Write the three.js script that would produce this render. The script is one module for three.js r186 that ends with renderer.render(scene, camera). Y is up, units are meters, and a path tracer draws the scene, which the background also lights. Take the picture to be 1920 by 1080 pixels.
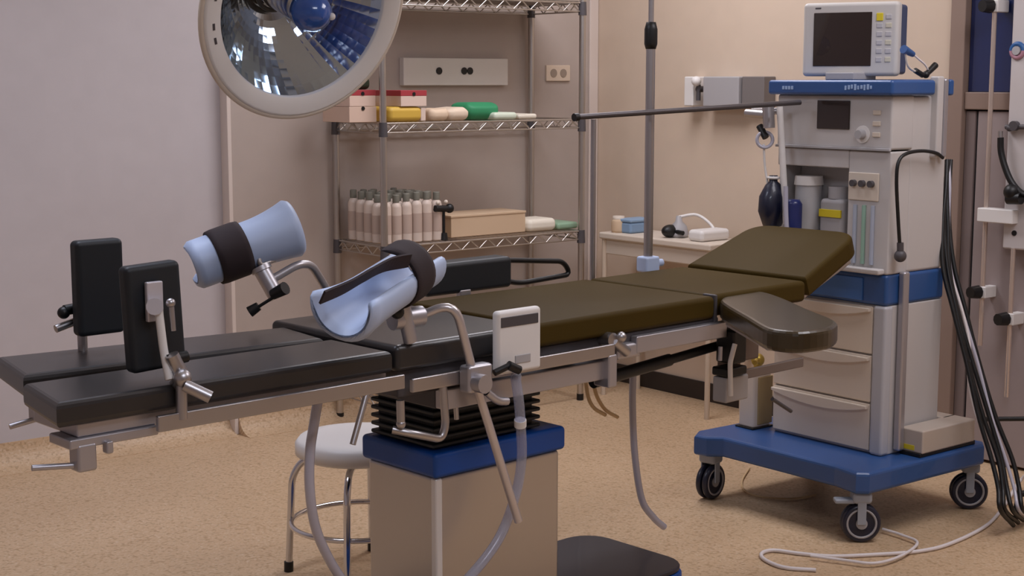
import * as THREE from 'three';
import { RoundedBoxGeometry } from 'three/addons/geometries/RoundedBoxGeometry.js';
import { mergeGeometries, mergeVertices } from 'three/addons/utils/BufferGeometryUtils.js';
import { RectAreaLightUniformsLib } from 'three/addons/lights/RectAreaLightUniformsLib.js';

// ---------------------------------------------------------------- camera, light, exposure
const scene = new THREE.Scene();
scene.background = new THREE.Color(0x0a0a0b);
const FOCAL = 2800, YAW = THREE.MathUtils.degToRad(39), PITCH = Math.atan(390 / FOCAL);
const camera = new THREE.PerspectiveCamera(THREE.MathUtils.radToDeg(2 * Math.atan(540 / FOCAL)), 1920 / 1080, 0.05, 60);
camera.position.set(0, 1.45, 0);
camera.rotation.order = 'YXZ';
camera.rotation.set(-PITCH, -YAW, 0);
scene.add(camera);
const renderer = new THREE.WebGLRenderer({ antialias: true });
renderer.toneMapping = THREE.LinearToneMapping;
renderer.toneMappingExposure = 1.35;
renderer.shadowMap.enabled = true;
RectAreaLightUniformsLib.init();
const CEILING = 2.8;
// unseen ceiling panels: x, z, width, depth, colour, intensity (built as lamps further down)
const PANELS = [
  [3.8, -4.25, 1.2, 0.6, 0xf6f4fc, 9, 'warm white ceiling light panel above the wire shelving'],
  [3.75, -1.8, 1.2, 1.2, 0xf6f3fa, 4.0, 'unseen warm white ceiling light panel near the wall with the door'],  // out of view, widened so that it reflects in the lamp bowl
  [1.3, -3.5, 1.2, 0.6, 0xe2eaff, 6.5, 'cool white ceiling light panel above the foot of the operating table'],
  [1.2, -0.6, 1.2, 0.6, 0xeaf0ff, 8, 'neutral white ceiling light panel in the middle of the room'],
];

// ---------------------------------------------------------------- helpers
const V = (x, y, z) => new THREE.Vector3(x, y, z);
const C0 = V(0, 1.45, 0);
const FW = V(Math.sin(YAW) * Math.cos(PITCH), -Math.sin(PITCH), -Math.cos(YAW) * Math.cos(PITCH));
const RT = V(Math.cos(YAW), 0, Math.sin(YAW));
const UP = RT.clone().cross(FW);
const ray = (px, py) => FW.clone().addScaledVector(RT, (px - 960) / FOCAL).addScaledVector(UP, -(py - 540) / FOCAL);
const hit = (d, k) => C0.clone().addScaledVector(d, k);
const onY = (px, py, h) => { const d = ray(px, py); return hit(d, (h - 1.45) / d.y); };      // pixel at a known height
const onX = (px, py, x) => { const d = ray(px, py); return hit(d, x / d.x); };               // pixel on a wall x = const
const onZ = (px, py, z) => { const d = ray(px, py); return hit(d, z / d.z); };               // pixel on a wall z = const
const onD = (px, py, k) => hit(ray(px, py), k);                                              // pixel at a distance
// operating table frame: origin at the front foot corner, u along the table, v away across it
const TO = V(1.06, 0, -2.665), TA = THREE.MathUtils.degToRad(4);
const TM = new THREE.Matrix4().makeRotationY(TA).setPosition(TO);
const TU = V(Math.cos(TA), 0, -Math.sin(TA)), TV = V(-Math.sin(TA), 0, -Math.cos(TA));
const T = (u, y, v) => TO.clone().addScaledVector(TU, u).addScaledVector(TV, v).setY(y);
const onV = (px, py, v) => { const d = ray(px, py); return hit(d, (v - C0.clone().sub(TO).dot(TV)) / d.dot(TV)); };

let seed = 7;
const rnd = () => { seed = (seed * 1664525 + 1013904223) >>> 0; return seed / 4294967296; };

const taken = new Map();
function numbered(n) { const k = taken.get(n) || 0; taken.set(n, k + 1); return k ? `${n}_${String(k).padStart(3, '0')}` : n; }
const clean = (g) => {
  const h = g.index ? g.toNonIndexed() : g;
  for (const k of Object.keys(h.attributes)) if (!['position', 'normal', 'uv'].includes(k)) h.deleteAttribute(k);
  if (!h.attributes.uv) h.setAttribute('uv', new THREE.BufferAttribute(new Float32Array(h.attributes.position.count * 2), 2));
  return h;
};
// geometries are authored in world space and moved into the parent's frame here
function obj(name, geos, mat, parent = scene) {
  geos = (Array.isArray(geos) ? geos.flat() : [geos]).map(clean);
  let g = geos.length > 1 ? mergeGeometries(geos) : geos[0];
  if (parent !== scene) { parent.updateWorldMatrix(true, false); g.applyMatrix4(parent.matrixWorld.clone().invert()); }
  const m = new THREE.Mesh(g, mat);
  m.name = parent === scene ? numbered(name) : name;
  m.castShadow = m.receiveShadow = true;
  parent.add(m);
  return m;
}
function thing(name, label, category, p = V(0, 0, 0), group, turn = 0) {
  const o = new THREE.Group(); o.name = numbered(name); o.position.copy(p); o.rotation.y = turn;
  o.userData = { label, category }; if (group) o.userData.group = group;
  scene.add(o); return o;
}
function tag(o, label, category, group) { o.userData.label = label; o.userData.category = category; if (group) o.userData.group = group; return o; }
function struct(name, geos, mat, parent) { const o = obj(name, geos, mat, parent); if (!parent) o.userData.kind = 'structure'; return o; }
function put(m, parent, p, turn) { parent.add(m); return m; }

const bx = (x0, x1, y0, y1, z0, z1, r = 0.004, s = 2) => {
  const w = Math.abs(x1 - x0), h = Math.abs(y1 - y0), d = Math.abs(z1 - z0);
  const rr = Math.min(r, w / 2.01, h / 2.01, d / 2.01);
  return new RoundedBoxGeometry(w, h, d, s, rr).translate((x0 + x1) / 2, (y0 + y1) / 2, (z0 + z1) / 2);
};
const box = (x0, x1, y0, y1, z0, z1) => {           // plain box with uv in metres, for the room shell
  const w = x1 - x0, h = y1 - y0, d = z1 - z0;
  const g = new THREE.BoxGeometry(w, h, d).translate((x0 + x1) / 2, (y0 + y1) / 2, (z0 + z1) / 2);
  const p = g.attributes.position, n = g.attributes.normal, uv = g.attributes.uv;
  for (let i = 0; i < p.count; i++) {
    if (Math.abs(n.getY(i)) > 0.5) uv.setXY(i, p.getX(i), p.getZ(i));
    else if (Math.abs(n.getX(i)) > 0.5) uv.setXY(i, p.getZ(i), p.getY(i));
    else uv.setXY(i, p.getX(i), p.getY(i));
  }
  return g;
};
const tbx = (u0, u1, y0, y1, v0, v1, r = 0.004, s = 2) => bx(u0, u1, y0, y1, -v1, -v0, r, s).applyMatrix4(TM);   // box in the table frame
const rod = (a, b, r, r2 = r, seg = 14) => {
  const d = b.clone().sub(a), L = d.length();
  const g = new THREE.CylinderGeometry(r2, r, L, seg, 1);
  g.applyQuaternion(new THREE.Quaternion().setFromUnitVectors(V(0, 1, 0), d.divideScalar(L)));
  return g.translate((a.x + b.x) / 2, (a.y + b.y) / 2, (a.z + b.z) / 2);
};
const tube = (pts, r, n = 40, seg = 10, closed = false, tension = 0.5) =>
  new THREE.TubeGeometry(new THREE.CatmullRomCurve3(pts, closed, 'catmullrom', tension), n, r, seg, closed);
// straight runs joined by rounded bends
function bent(pts, r, br = 0.04, seg = 12) {
  const path = new THREE.CurvePath();
  let prev = pts[0].clone();
  for (let i = 1; i < pts.length - 1; i++) {
    const p = pts[i], a = pts[i - 1].clone().sub(p), b = pts[i + 1].clone().sub(p);
    const k = Math.min(br, a.length() * 0.48, b.length() * 0.48);
    const s = p.clone().addScaledVector(a.normalize(), k), e = p.clone().addScaledVector(b.normalize(), k);
    path.add(new THREE.LineCurve3(prev, s)); path.add(new THREE.QuadraticBezierCurve3(s, p.clone(), e)); prev = e;
  }
  path.add(new THREE.LineCurve3(prev, pts[pts.length - 1].clone()));
  return new THREE.TubeGeometry(path, pts.length * 14, r, seg, false);
}
const ball = (p, r, s = 16) => new THREE.SphereGeometry(r, s, Math.max(8, s * 0.6 | 0)).translate(p.x, p.y, p.z);
function oriented(g, p, normal, up = V(0, 1, 0)) {     // local +z to normal, +y near up
  const z = normal.clone().normalize(), x = up.clone().cross(z).normalize(), y = z.clone().cross(x);
  return g.applyMatrix4(new THREE.Matrix4().makeBasis(x, y, z).setPosition(p));
}
const prism = (pts, y0, y1, bev = 0.01) => {           // outline in plan (world x,z), vertical thickness
  const s = new THREE.Shape(pts.map((p) => new THREE.Vector2(p.x, -p.z)));
  const g = new THREE.ExtrudeGeometry(s, { depth: y1 - y0 - 2 * bev, bevelEnabled: true, bevelThickness: bev, bevelSize: bev, bevelOffset: -bev, bevelSegments: 3 });
  return g.rotateX(-Math.PI / 2).translate(0, y0 + bev, 0);
};
const lathe = (prof, seg = 32) => new THREE.LatheGeometry(prof.map(([r, y]) => new THREE.Vector2(r, y)), seg);

// ---------------------------------------------------------------- textures and materials
function noiseTex(n, fn, repeat, srgb = true) {
  const d = new Uint8Array(n * n * 4);
  for (let y = 0; y < n; y++) for (let x = 0; x < n; x++) { const c = fn(x, y); const i = (y * n + x) * 4; d[i] = c[0]; d[i + 1] = c[1]; d[i + 2] = c[2]; d[i + 3] = 255; }
  const t = new THREE.DataTexture(d, n, n, THREE.RGBAFormat);
  t.wrapS = t.wrapT = THREE.RepeatWrapping; t.magFilter = THREE.LinearFilter; t.minFilter = THREE.LinearMipmapLinearFilter; t.generateMipmaps = true;
  if (srgb) t.colorSpace = THREE.SRGBColorSpace;
  t.repeat.set(repeat, repeat); t.needsUpdate = true; return t;
}
const lattice = (n, m) => {                              // tiling value noise
  const g = Array.from({ length: m * m }, rnd);
  return (x, y) => {
    const fx = x / n * m, fy = y / n * m, ix = Math.floor(fx), iy = Math.floor(fy);
    let tx = fx - ix, ty = fy - iy; tx = tx * tx * (3 - 2 * tx); ty = ty * ty * (3 - 2 * ty);
    const q = (i, j) => g[((j % m + m) % m) * m + (i % m + m) % m];
    return (q(ix, iy) * (1 - tx) + q(ix + 1, iy) * tx) * (1 - ty) + (q(ix, iy + 1) * (1 - tx) + q(ix + 1, iy + 1) * tx) * ty;
  };
};
const hex = (h) => [(h >> 16) & 255, (h >> 8) & 255, h & 255];
const mix = (a, b, t) => a.map((v, i) => Math.max(0, Math.min(255, v + (b[i] - v) * t)));
const floorTex = (() => {
  const n = 1024, a = lattice(n, 6), b = lattice(n, 200), c = lattice(n, 340), base = hex(0xcbad8b), dark = hex(0xa0825f), pale = hex(0xe0cfb8);
  return noiseTex(n, (x, y) => { const s = b(x, y), t = c(x, y); let q = mix(base, dark, Math.max(0, s - 0.55) * 1.5); q = mix(q, pale, Math.max(0, t - 0.6) * 1.3); return mix(q, dark, (a(x, y) - 0.5) * 0.12); }, 1 / 1.6);
})();
const paintTex = (h, amp, rep = 0.5) => { const n = 256, a = lattice(n, 5), b = lattice(n, 40), base = hex(h); return noiseTex(n, (x, y) => { const k = 1 + ((a(x, y) - 0.5) * 0.7 + (b(x, y) - 0.5) * 0.3) * amp; return base.map((v) => Math.min(255, v * k)); }, rep); };

const S = (c, rough = 0.5, metal = 0, o = {}) => new THREE.MeshStandardMaterial({ color: c, roughness: rough, metalness: metal, ...o });
const P = (c, rough, metal, o) => new THREE.MeshPhysicalMaterial({ color: c, roughness: rough, metalness: metal, ...o });
const M = {
  floor: P(0xffffff, 0.42, 0, { map: floorTex, specularIntensity: 0.6 }),
  cove: S(0xffffff, 0.5, 0, { map: floorTex }),
  lilac: S(0xffffff, 0.75, 0, { map: paintTex(0xc6bfc1, 0.05) }),
  taupe: S(0xffffff, 0.75, 0, { map: paintTex(0xb5a79e, 0.05) }),
  warm: S(0xffffff, 0.75, 0, { map: paintTex(0xcfbba7, 0.05) }),
  ceiling: S(0xe9e4dc, 0.9),
  skirting: S(0x2b2320, 0.5),
  guard: S(0xd9cbc2, 0.45),
  jamb: S(0x8d786c, 0.5),
  leaf: S(0x9b8d8b, 0.5),
  gap: S(0x15141a, 0.7),
  doorGlass: P(0x1e2a55, 0.08, 0, { clearcoat: 0.6 }),
  vinyl: P(0x201d1e, 0.42, 0, { clearcoat: 0.45, clearcoatRoughness: 0.3 }),
  vinylWarmSheen: P(0x42330f, 0.58, 0, { specularIntensity: 0.22 }),  // black vinyl with warm reflected light mixed into its base colour
  rubber: S(0x181d23, 0.5),
  black: S(0x0c0c0e, 0.45),
  steel: S(0xb9b6b8, 0.38, 1),
  brushed: S(0xc6c2c0, 0.42, 1),
  chrome: S(0xd8d8dc, 0.12, 1),
  alu: S(0xb9b6bb, 0.38, 0.75),
  blueCap: S(0x06489a, 0.45),
  baseCover: P(0x2e2b36, 0.5, 0, { clearcoat: 0.1 }),
  paleBlue: S(0xb4c4e2, 0.5),
  strap: S(0x2b1f22, 0.8),
  white: S(0xe2dedb, 0.45),
  cream: S(0xd6c9ba, 0.5),
  greyPlastic: S(0xa9a6a8, 0.5),
  darkGrey: S(0x4b474a, 0.5),
  machineBlue: P(0x2b528c, 0.4, 0, { clearcoat: 0.2 }),
  machineWhite: S(0xc3bebc, 0.45),
  drawer: S(0xd9cbbb, 0.45),
  screen: P(0x2a1d19, 0.25, 0, { clearcoat: 0.4 }),
  yellow: S(0xd8c32a, 0.5),
  hose: P(0xb9b7c6, 0.25, 0, { clearcoat: 0.6 }),
  clear: P(0xdfe3f2, 0.12, 0, { transmission: 0.75, thickness: 0, ior: 1.4 }),
  beigeTube: S(0xd7b88c, 0.5),
  cord: S(0xe4dcdc, 0.5),
  brass: S(0xb59a4a, 0.35, 0.8),
  green: S(0x2f8a5c, 0.6),
  darkGreen: S(0x27301a, 0.7),
  red: S(0xa4383f, 0.5),
  carton: S(0xcdb294, 0.75),
  navy: P(0x10162e, 0.4, 0, { clearcoat: 0.3 }),
  warmPaint: S(0xc9b7a3, 0.5),
  wire: S(0xc4bfba, 0.32, 1),
  liner: S(0x6d6358, 0.7),
};

// ---------------------------------------------------------------- room shell
const WX = 4.9, WZ = -5.40, LX = -1.6, FZ = 2.2, STEP = onZ(437, 500, WZ).x;
struct('floor', box(LX, WX + 0.15, -0.1, 0, WZ - 0.25, FZ), M.floor);
struct('ceiling', box(LX - 0.1, WX + 0.15, CEILING, CEILING + 0.1, WZ - 0.25, FZ + 0.1), M.ceiling);
struct('wall_back', box(STEP, WX + 0.15, 0, CEILING, WZ - 0.2, WZ), M.taupe);
struct('wall_recess', box(LX, STEP, 0, CEILING, WZ - 0.25, WZ - 0.055), M.lilac);
struct('wall_left', box(LX - 0.1, LX, -0.1, CEILING, WZ - 0.25, FZ), M.lilac);
struct('wall_front', box(LX, WX, -0.1, CEILING, FZ, FZ + 0.1), M.lilac);
const DZ0 = -3.36, DZ1 = -2.30, DH = 2.15;                    // doorway in the right wall
struct('wall_right', [box(WX, WX + 0.15, 0, CEILING, WZ - 0.2, DZ0), box(WX, WX + 0.15, 0, CEILING, DZ1, FZ), box(WX, WX + 0.15, DH, CEILING, DZ0, DZ1)], M.warm);
struct('trim_1', bx(STEP - 0.012, STEP + 0.006, 0, CEILING, WZ - 0.055, WZ + 0.004, 0.003), M.guard);
struct('trim_2', bx(WX - 0.055, WX - 0.002, 0.09, CEILING, WZ + 0.0005, WZ + 0.012, 0.003), M.guard);
{ // the floor covering turns up the wall in a cove
  const cove = (x0, x1, z) => { const s = new THREE.Shape(); s.moveTo(0, 0); s.lineTo(0.1, 0); s.lineTo(0.1, 0.0015); s.quadraticCurveTo(0.006, 0.006, 0.004, 0.1); s.lineTo(0, 0.1); s.closePath();
    const g = new THREE.ExtrudeGeometry(s, { depth: x1 - x0, bevelEnabled: false, curveSegments: 10 });   // profile x -> away from wall, depth -> along it
    g.rotateY(-Math.PI / 2).translate(x1, 0, z);
    const p = g.attributes.position; for (let i = 0; i < p.count; i++) g.attributes.uv.setXY(i, p.getX(i), p.getZ(i) - p.getY(i)); return g; };
  struct('baseboard_recess', cove(LX, STEP - 0.012, WZ - 0.055), M.cove);
  struct('baseboard_back', cove(STEP + 0.006, WX, WZ), M.cove);
}
struct('baseboard_right', bx(WX - 0.014, WX, 0, 0.085, WZ + 0.1, DZ0 - 0.08, 0.003), M.skirting);
{ // door with a glazed upper half
  const d = new THREE.Group(); d.name = 'door_1'; d.userData.kind = 'structure'; d.position.set(WX, 0, (DZ0 + DZ1) / 2); scene.add(d);
  obj('frame', [bx(WX - 0.02, WX + 0.1, 0, DH + 0.06, DZ0 - 0.04, DZ0 + 0.025), bx(WX - 0.02, WX + 0.1, 0, DH + 0.06, DZ1 - 0.025, DZ1 + 0.04), bx(WX - 0.02, WX + 0.1, DH, DH + 0.06, DZ0 + 0.025, DZ1 - 0.025)], M.jamb, d);
  obj('stile', bx(WX + 0.005, WX + 0.05, 0.01, 1.335, DZ0 + 0.026, DZ0 + 0.07), S(0x7a6c69, 0.5), d);
  obj('leaf', bx(WX + 0.005, WX + 0.05, 0.012, 1.335, DZ0 + 0.08, DZ1 - 0.03), M.leaf, d);
  obj('cross_rail', bx(WX - 0.008, WX + 0.05, 1.34, 1.405, DZ0 + 0.026, DZ1 - 0.03), M.jamb, d);
  obj('pane', bx(WX + 0.012, WX + 0.03, 1.405, DH - 0.002, DZ0 + 0.026, DZ1 - 0.03), M.doorGlass, d);
  obj('seal', bx(WX + 0.012, WX + 0.045, 0.012, 1.335, DZ0 + 0.0705, DZ0 + 0.0795), M.gap, d);
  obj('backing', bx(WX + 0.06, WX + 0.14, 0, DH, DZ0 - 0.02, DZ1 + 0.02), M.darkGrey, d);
}

// ---------------------------------------------------------------- ceiling light panels
for (const [x, z, w, d, c, k, label] of PANELS) {
  const t = thing('ceiling_light', label, 'ceiling light', V(x, CEILING - 0.03, z), 'ceiling light panels');
  obj('frame', [bx(x - w / 2 - 0.02, x + w / 2 + 0.02, CEILING - 0.03, CEILING, z - d / 2 - 0.02, z - d / 2), bx(x - w / 2 - 0.02, x + w / 2 + 0.02, CEILING - 0.03, CEILING, z + d / 2, z + d / 2 + 0.02),
    bx(x - w / 2 - 0.02, x - w / 2, CEILING - 0.03, CEILING, z - d / 2, z + d / 2), bx(x + w / 2, x + w / 2 + 0.02, CEILING - 0.03, CEILING, z - d / 2, z + d / 2)], M.white, t);
  obj('diffuser', bx(x - w / 2, x + w / 2, CEILING - 0.02, CEILING - 0.004, z - d / 2, z + d / 2, 0.002), S(0xf2f2f2, 0.6, 0, { emissive: c, emissiveIntensity: 1.6 }), t);
  const L = new THREE.RectAreaLight(c, k, w, d);
  L.position.set(0, -0.004, 0); L.rotation.x = -Math.PI / 2; L.castShadow = true; t.add(L);
}

// ---------------------------------------------------------------- operating table
const table = thing('operating_table', 'operating table with black padded sections on a stainless steel column with blue collar', 'operating table', TO, undefined, TA);
obj('leg_pad', prism([T(0, 0, 0), T(0.8, 0, 0), T(0.8, 0, 0.225), T(0.04, 0, 0.225)], 0.8, 0.85, 0.012), M.vinyl, table);
// the far leg section is swung slightly outwards
obj('leg_pad', prism([T(0.075, 0, 0.3), T(0.79, 0, 0.243), T(0.82, 0, 0.445), T(0.125, 0, 0.54)], 0.8, 0.85, 0.012), M.vinyl, table);
obj('leg_frame', [prism([T(0.14, 0, 0.33), T(0.78, 0, 0.27), T(0.8, 0, 0.42), T(0.17, 0, 0.49)], 0.768, 0.8, 0.003)], M.alu, table);
obj('leg_frame', [tbx(0.05, 0.8, 0.772, 0.8, 0.02, 0.205), tbx(0.03, 0.22, 0.752, 0.772, 0.012, 0.1)], M.alu, table);
obj('end_clamp', [tbx(0.045, 0.085, 0.705, 0.76, 0.01, 0.05, 0.006), rod(T(0.065, 0.715, 0.03), T(-0.03, 0.722, 0.05), 0.006), tbx(0.1, 0.115, 0.735, 0.76, 0, 0.02)], M.alu, table);
obj('end_clamp', [tbx(0.1, 0.13, 0.745, 0.78, 0.31, 0.34, 0.006), rod(T(0.11, 0.75, 0.32), T(0.055, 0.74, 0.33), 0.006)], M.alu, table);
obj('side_rail', tbx(0.2, 0.82, 0.765, 0.798, -0.022, -0.01, 0.003), M.steel, table);
obj('seat_pad', tbx(0.812, 1.235, 0.798, 0.86, 0, 0.5, 0.014, 4), M.vinyl, table);
obj('back_pad', tbx(1.245, 1.932, 0.8, 0.862, 0, 0.5, 0.014, 4), M.vinylWarmSheen, table);
obj('shoulder_pad', tbx(1.944, 2.376, 0.8, 0.862, 0.02, 0.5, 0.014, 4), M.vinylWarmSheen, table);
{ // head section, raised about twenty degrees, with rounded outer corners
  const s = new THREE.Shape(), w = 0.23, L = 0.33, r = 0.09;
  s.moveTo(0, -w); s.lineTo(L - r, -w + 0.02); s.quadraticCurveTo(L, -w + 0.02, L, -w + r + 0.02); s.lineTo(L, w - r - 0.02); s.quadraticCurveTo(L, w - 0.02, L - r, w - 0.02); s.lineTo(0, w); s.closePath();
  const g = new THREE.ExtrudeGeometry(s, { depth: 0.04, bevelEnabled: true, bevelThickness: 0.012, bevelSize: 0.012, bevelOffset: -0.012, bevelSegments: 4, curveSegments: 10 });
  g.rotateX(-Math.PI / 2).translate(0.012, -0.052, 0).rotateZ(THREE.MathUtils.degToRad(20)).translate(2.382, 0.864, -0.265).applyMatrix4(TM);
  obj('head_pad', g, M.vinylWarmSheen, table);
  const k = [bx(0.0, 0.29, -0.085, -0.066, -0.19, -0.165), bx(0.0, 0.29, -0.085, -0.066, 0.165, 0.19), bx(0.24, 0.265, -0.085, -0.066, -0.17, 0.17)].map((q) => q.rotateZ(THREE.MathUtils.degToRad(20)).translate(2.382, 0.864, -0.265).applyMatrix4(TM));
  obj('head_frame', k, M.brushed, table);
}
obj('hinge_strap', tbx(1.934, 1.946, 0.785, 0.865, 0.004, 0.05, 0.004), M.darkGrey, table);
obj('seat_frame', [tbx(0.83, 1.5, 0.735, 0.798, 0.02, 0.48, 0.004), tbx(0.95, 1.51, 0.69, 0.735, 0.03, 0.47, 0.004)], M.darkGrey, table);
obj('side_rail', [tbx(0.84, 1.505, 0.752, 0.785, -0.024, -0.01, 0.004), tbx(0.9, 1.1, 0.76, 0.775, -0.01, 0.02), tbx(1.3, 1.4, 0.76, 0.775, -0.01, 0.02)], M.steel, table);
obj('side_rail', tbx(0.95, 1.49, 0.692, 0.742, -0.006, 0.03, 0.004), M.alu, table);
obj('rail_end', tbx(1.48, 1.512, 0.672, 0.758, -0.026, 0.03, 0.006), M.alu, table);
obj('back_frame', [tbx(1.54, 1.96, 0.765, 0.8, 0.012, 0.48, 0.004)], M.darkGrey, table);
obj('side_rail', [tbx(1.6, 1.97, 0.745, 0.79, -0.012, 0.012, 0.004), tbx(1.53, 1.62, 0.735, 0.775, -0.01, 0.02, 0.01)], M.alu, table);
obj('hinge', [rod(T(1.5, 0.795, -0.02), T(1.5, 0.795, 0.05), 0.018), rod(T(1.51, 0.79, -0.012), T(1.56, 0.755, -0.012), 0.014), ball(T(1.525, 0.8, -0.025), 0.014)], M.steel, table);
obj('gas_strut', [rod(T(1.5, 0.675, 0.05), T(1.8, 0.695, 0.05), 0.017), rod(T(1.8, 0.695, 0.05), T(2.05, 0.712, 0.05), 0.013)], M.black, table);
obj('side_rail', [tbx(0.84, 1.95, 0.76, 0.79, 0.51, 0.522, 0.003), tbx(0.9, 0.98, 0.765, 0.785, 0.48, 0.512), tbx(1.8, 1.88, 0.765, 0.785, 0.48, 0.512)], M.steel, table);
// pedestal
const cu0 = 1.01, cu1 = 1.43, cv0 = 0.1, cv1 = 0.37;
obj('column', [tbx(cu0, cu1, 0.09, 0.5, cv0, cv1, 0.012, 3)], M.brushed, table);
obj('corner_strip', [tbx(cu0 - 0.003, cu0 + 0.019, 0.1, 0.498, cv0 - 0.003, cv0 + 0.019, 0.006)], S(0xe2dedc, 0.35, 0.2), table);  // corner trim, whitened for the light that the column edge catches
obj('collar', [tbx(cu0 - 0.012, cu1 + 0.012, 0.5, 0.562, cv0 - 0.012, cv1 + 0.012, 0.012, 3)], M.blueCap, table);
{ const b = obj('bellows', tbx(1.03, 1.36, 0.562, 0.69, 0.13, 0.35, 0.004), M.black, table);
  for (let k = 0; k < 6; k++) obj('fold', tbx(1.015, 1.375, 0.567 + k * 0.0205, 0.577 + k * 0.0205, 0.115, 0.362, 0.004), M.rubber, b); }
{ const ring = (o) => { const q = [], c = [[0.7 + o, 0.03 + o], [1.9 - o, 0.03 + o], [1.9 - o, 0.45 - o], [0.7 + o, 0.45 - o]], r = 0.09;
    c.forEach(([u, v], i) => { const a0 = Math.PI * (1 + i / 2), cu = u + (i === 0 || i === 3 ? r : -r), cv = v + (i < 2 ? r : -r); for (let k = 0; k <= 6; k++) { const a = a0 + Math.PI / 2 * k / 6; q.push(T(cu + Math.cos(a) * r, 0, cv + Math.sin(a) * r)); } }); return q; };
  obj('foot', prism(ring(0), 0, 0.088, 0.012), M.blueCap, table); obj('foot_cover', prism(ring(0.004), 0.088, 0.103, 0.006), M.baseCover, table); }
// levers below the seat
obj('release_lever', bent([T(0.938, 0.76, -0.012), T(0.944, 0.66, -0.015), T(0.93, 0.63, -0.015), T(0.85, 0.655, -0.01), T(0.815, 0.665, 0.02)], 0.0095, 0.03), M.steel, table);
obj('release_lever', [bent([T(0.823, 0.735, 0.0), T(0.824, 0.68, 0.0)], 0.0095), ball(T(0.824, 0.68, 0.0), 0.011)], M.steel, table);
obj('release_lever', rod(T(0.985, 0.735, 0), T(0.99, 0.665, 0), 0.006), M.steel, table);
obj('release_lever', rod(T(0.72, 0.775, -0.014), T(0.665, 0.665, -0.03), 0.007), M.steel, table);
// padded bolster and push handle along the far side
{ const t = thing('side_bolster', 'black padded side bolster with a bent tube handle along the table edge', 'bolster', T(1.55, 0.8, 0.56));
  obj('cushion', tbx(1.34, 1.66, 0.86, 0.95, 0.525, 0.6, 0.014, 3), M.rubber, t);
  obj('handle', bent([T(1.66, 0.935, 0.56), T(1.9, 0.912, 0.56), T(1.93, 0.87, 0.56), T(1.72, 0.862, 0.56), T(1.66, 0.875, 0.56)], 0.008, 0.03), M.black, t);
  obj('bracket', tbx(1.46, 1.5, 0.762, 0.87, 0.524, 0.545), M.alu, t);
}
// arm board swung out from the head end
{ const h = 0.852, pts = [[1350, 562], [1400, 594], [1440, 616], [1500, 622], [1556, 615], [1571, 605], [1560, 596], [1515, 578], [1470, 558], [1430, 546], [1380, 548]].map(([x, y]) => onY(x, y, h));
  const c = onY(1460, 590, 0); c.copy(onY(1455, 585, h)); c.y = 0.76;
  const t = thing('arm_board', 'black padded arm board swung out beside the head end of the operating table', 'arm board', c);
  obj('pad', prism(new THREE.CatmullRomCurve3(pts, true, 'catmullrom', 0.4).getPoints(56).slice(0, -1), 0.797, h, 0.012), P(0x33270f, 0.3, 0, { clearcoat: 0.4, clearcoatRoughness: 0.3 }), t);  // black pad, tinted brown for the warm light its top reflects
  obj('plate', prism([[1362, 566], [1440, 608], [1540, 608], [1480, 566]].map(([x, y]) => onY(x, y, h)), 0.785, 0.797, 0.002), M.alu, t);
  obj('pivot', [rod(onV(1362, 600, 0.02), onV(1362, 640, 0.02), 0.014)], M.steel, t);
}
// clamps and bars hanging under the head end
{ const p = onV(1370, 690, -0.03);
  const t = thing('rail_clamp', 'black rail clamp with a bright rod under the head end of the table', 'clamp', p);
  obj('body', [tbx(1.97, 2.03, 0.67, 0.765, -0.035, 0.03, 0.008), tbx(1.955, 2.04, 0.635, 0.66, -0.03, 0.03, 0.006)], M.black, t);
  obj('jaw', [rod(onV(1350, 676, -0.03), onV(1351, 650, -0.03), 0.006)], M.alu, t);
  obj('rod', bent([onV(1378, 645, -0.045), onV(1372, 668, -0.045), onV(1369, 680, -0.045), onV(1370, 742, -0.045)], 0.007, 0.02), M.white, t);
  obj('block', [tbx(1.96, 2.06, 0.56, 0.632, -0.02, 0.03, 0.006)], M.greyPlastic, t);
}
{ const t = thing('extension_bar', 'grey flat steel bar with bracket sticking out under the head end', 'bar', T(2.2, 0.66, 0.05));
  const a = onV(1395, 680, 0.05), b = onV(1502, 700, 0.05);
  const d = b.clone().sub(a), L = d.length();
  obj('bar', oriented(new RoundedBoxGeometry(L, 0.028, 0.012, 2, 0.003), a.clone().add(b).multiplyScalar(0.5), TV.clone().negate(), V(0, 1, 0)), S(0x7a6d66, 0.5, 0.3), t);
  obj('bracket', [tbx(2.03, 2.17, 0.655, 0.765, 0.03, 0.07, 0.006), tbx(2.04, 2.1, 0.575, 0.66, 0.04, 0.08, 0.005)], S(0x6e5f57, 0.5, 0.4), t);
  obj('lever', rod(onV(1448, 748, 0.05), onV(1483, 771, 0.05), 0.006), M.darkGrey, t);
}

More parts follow.
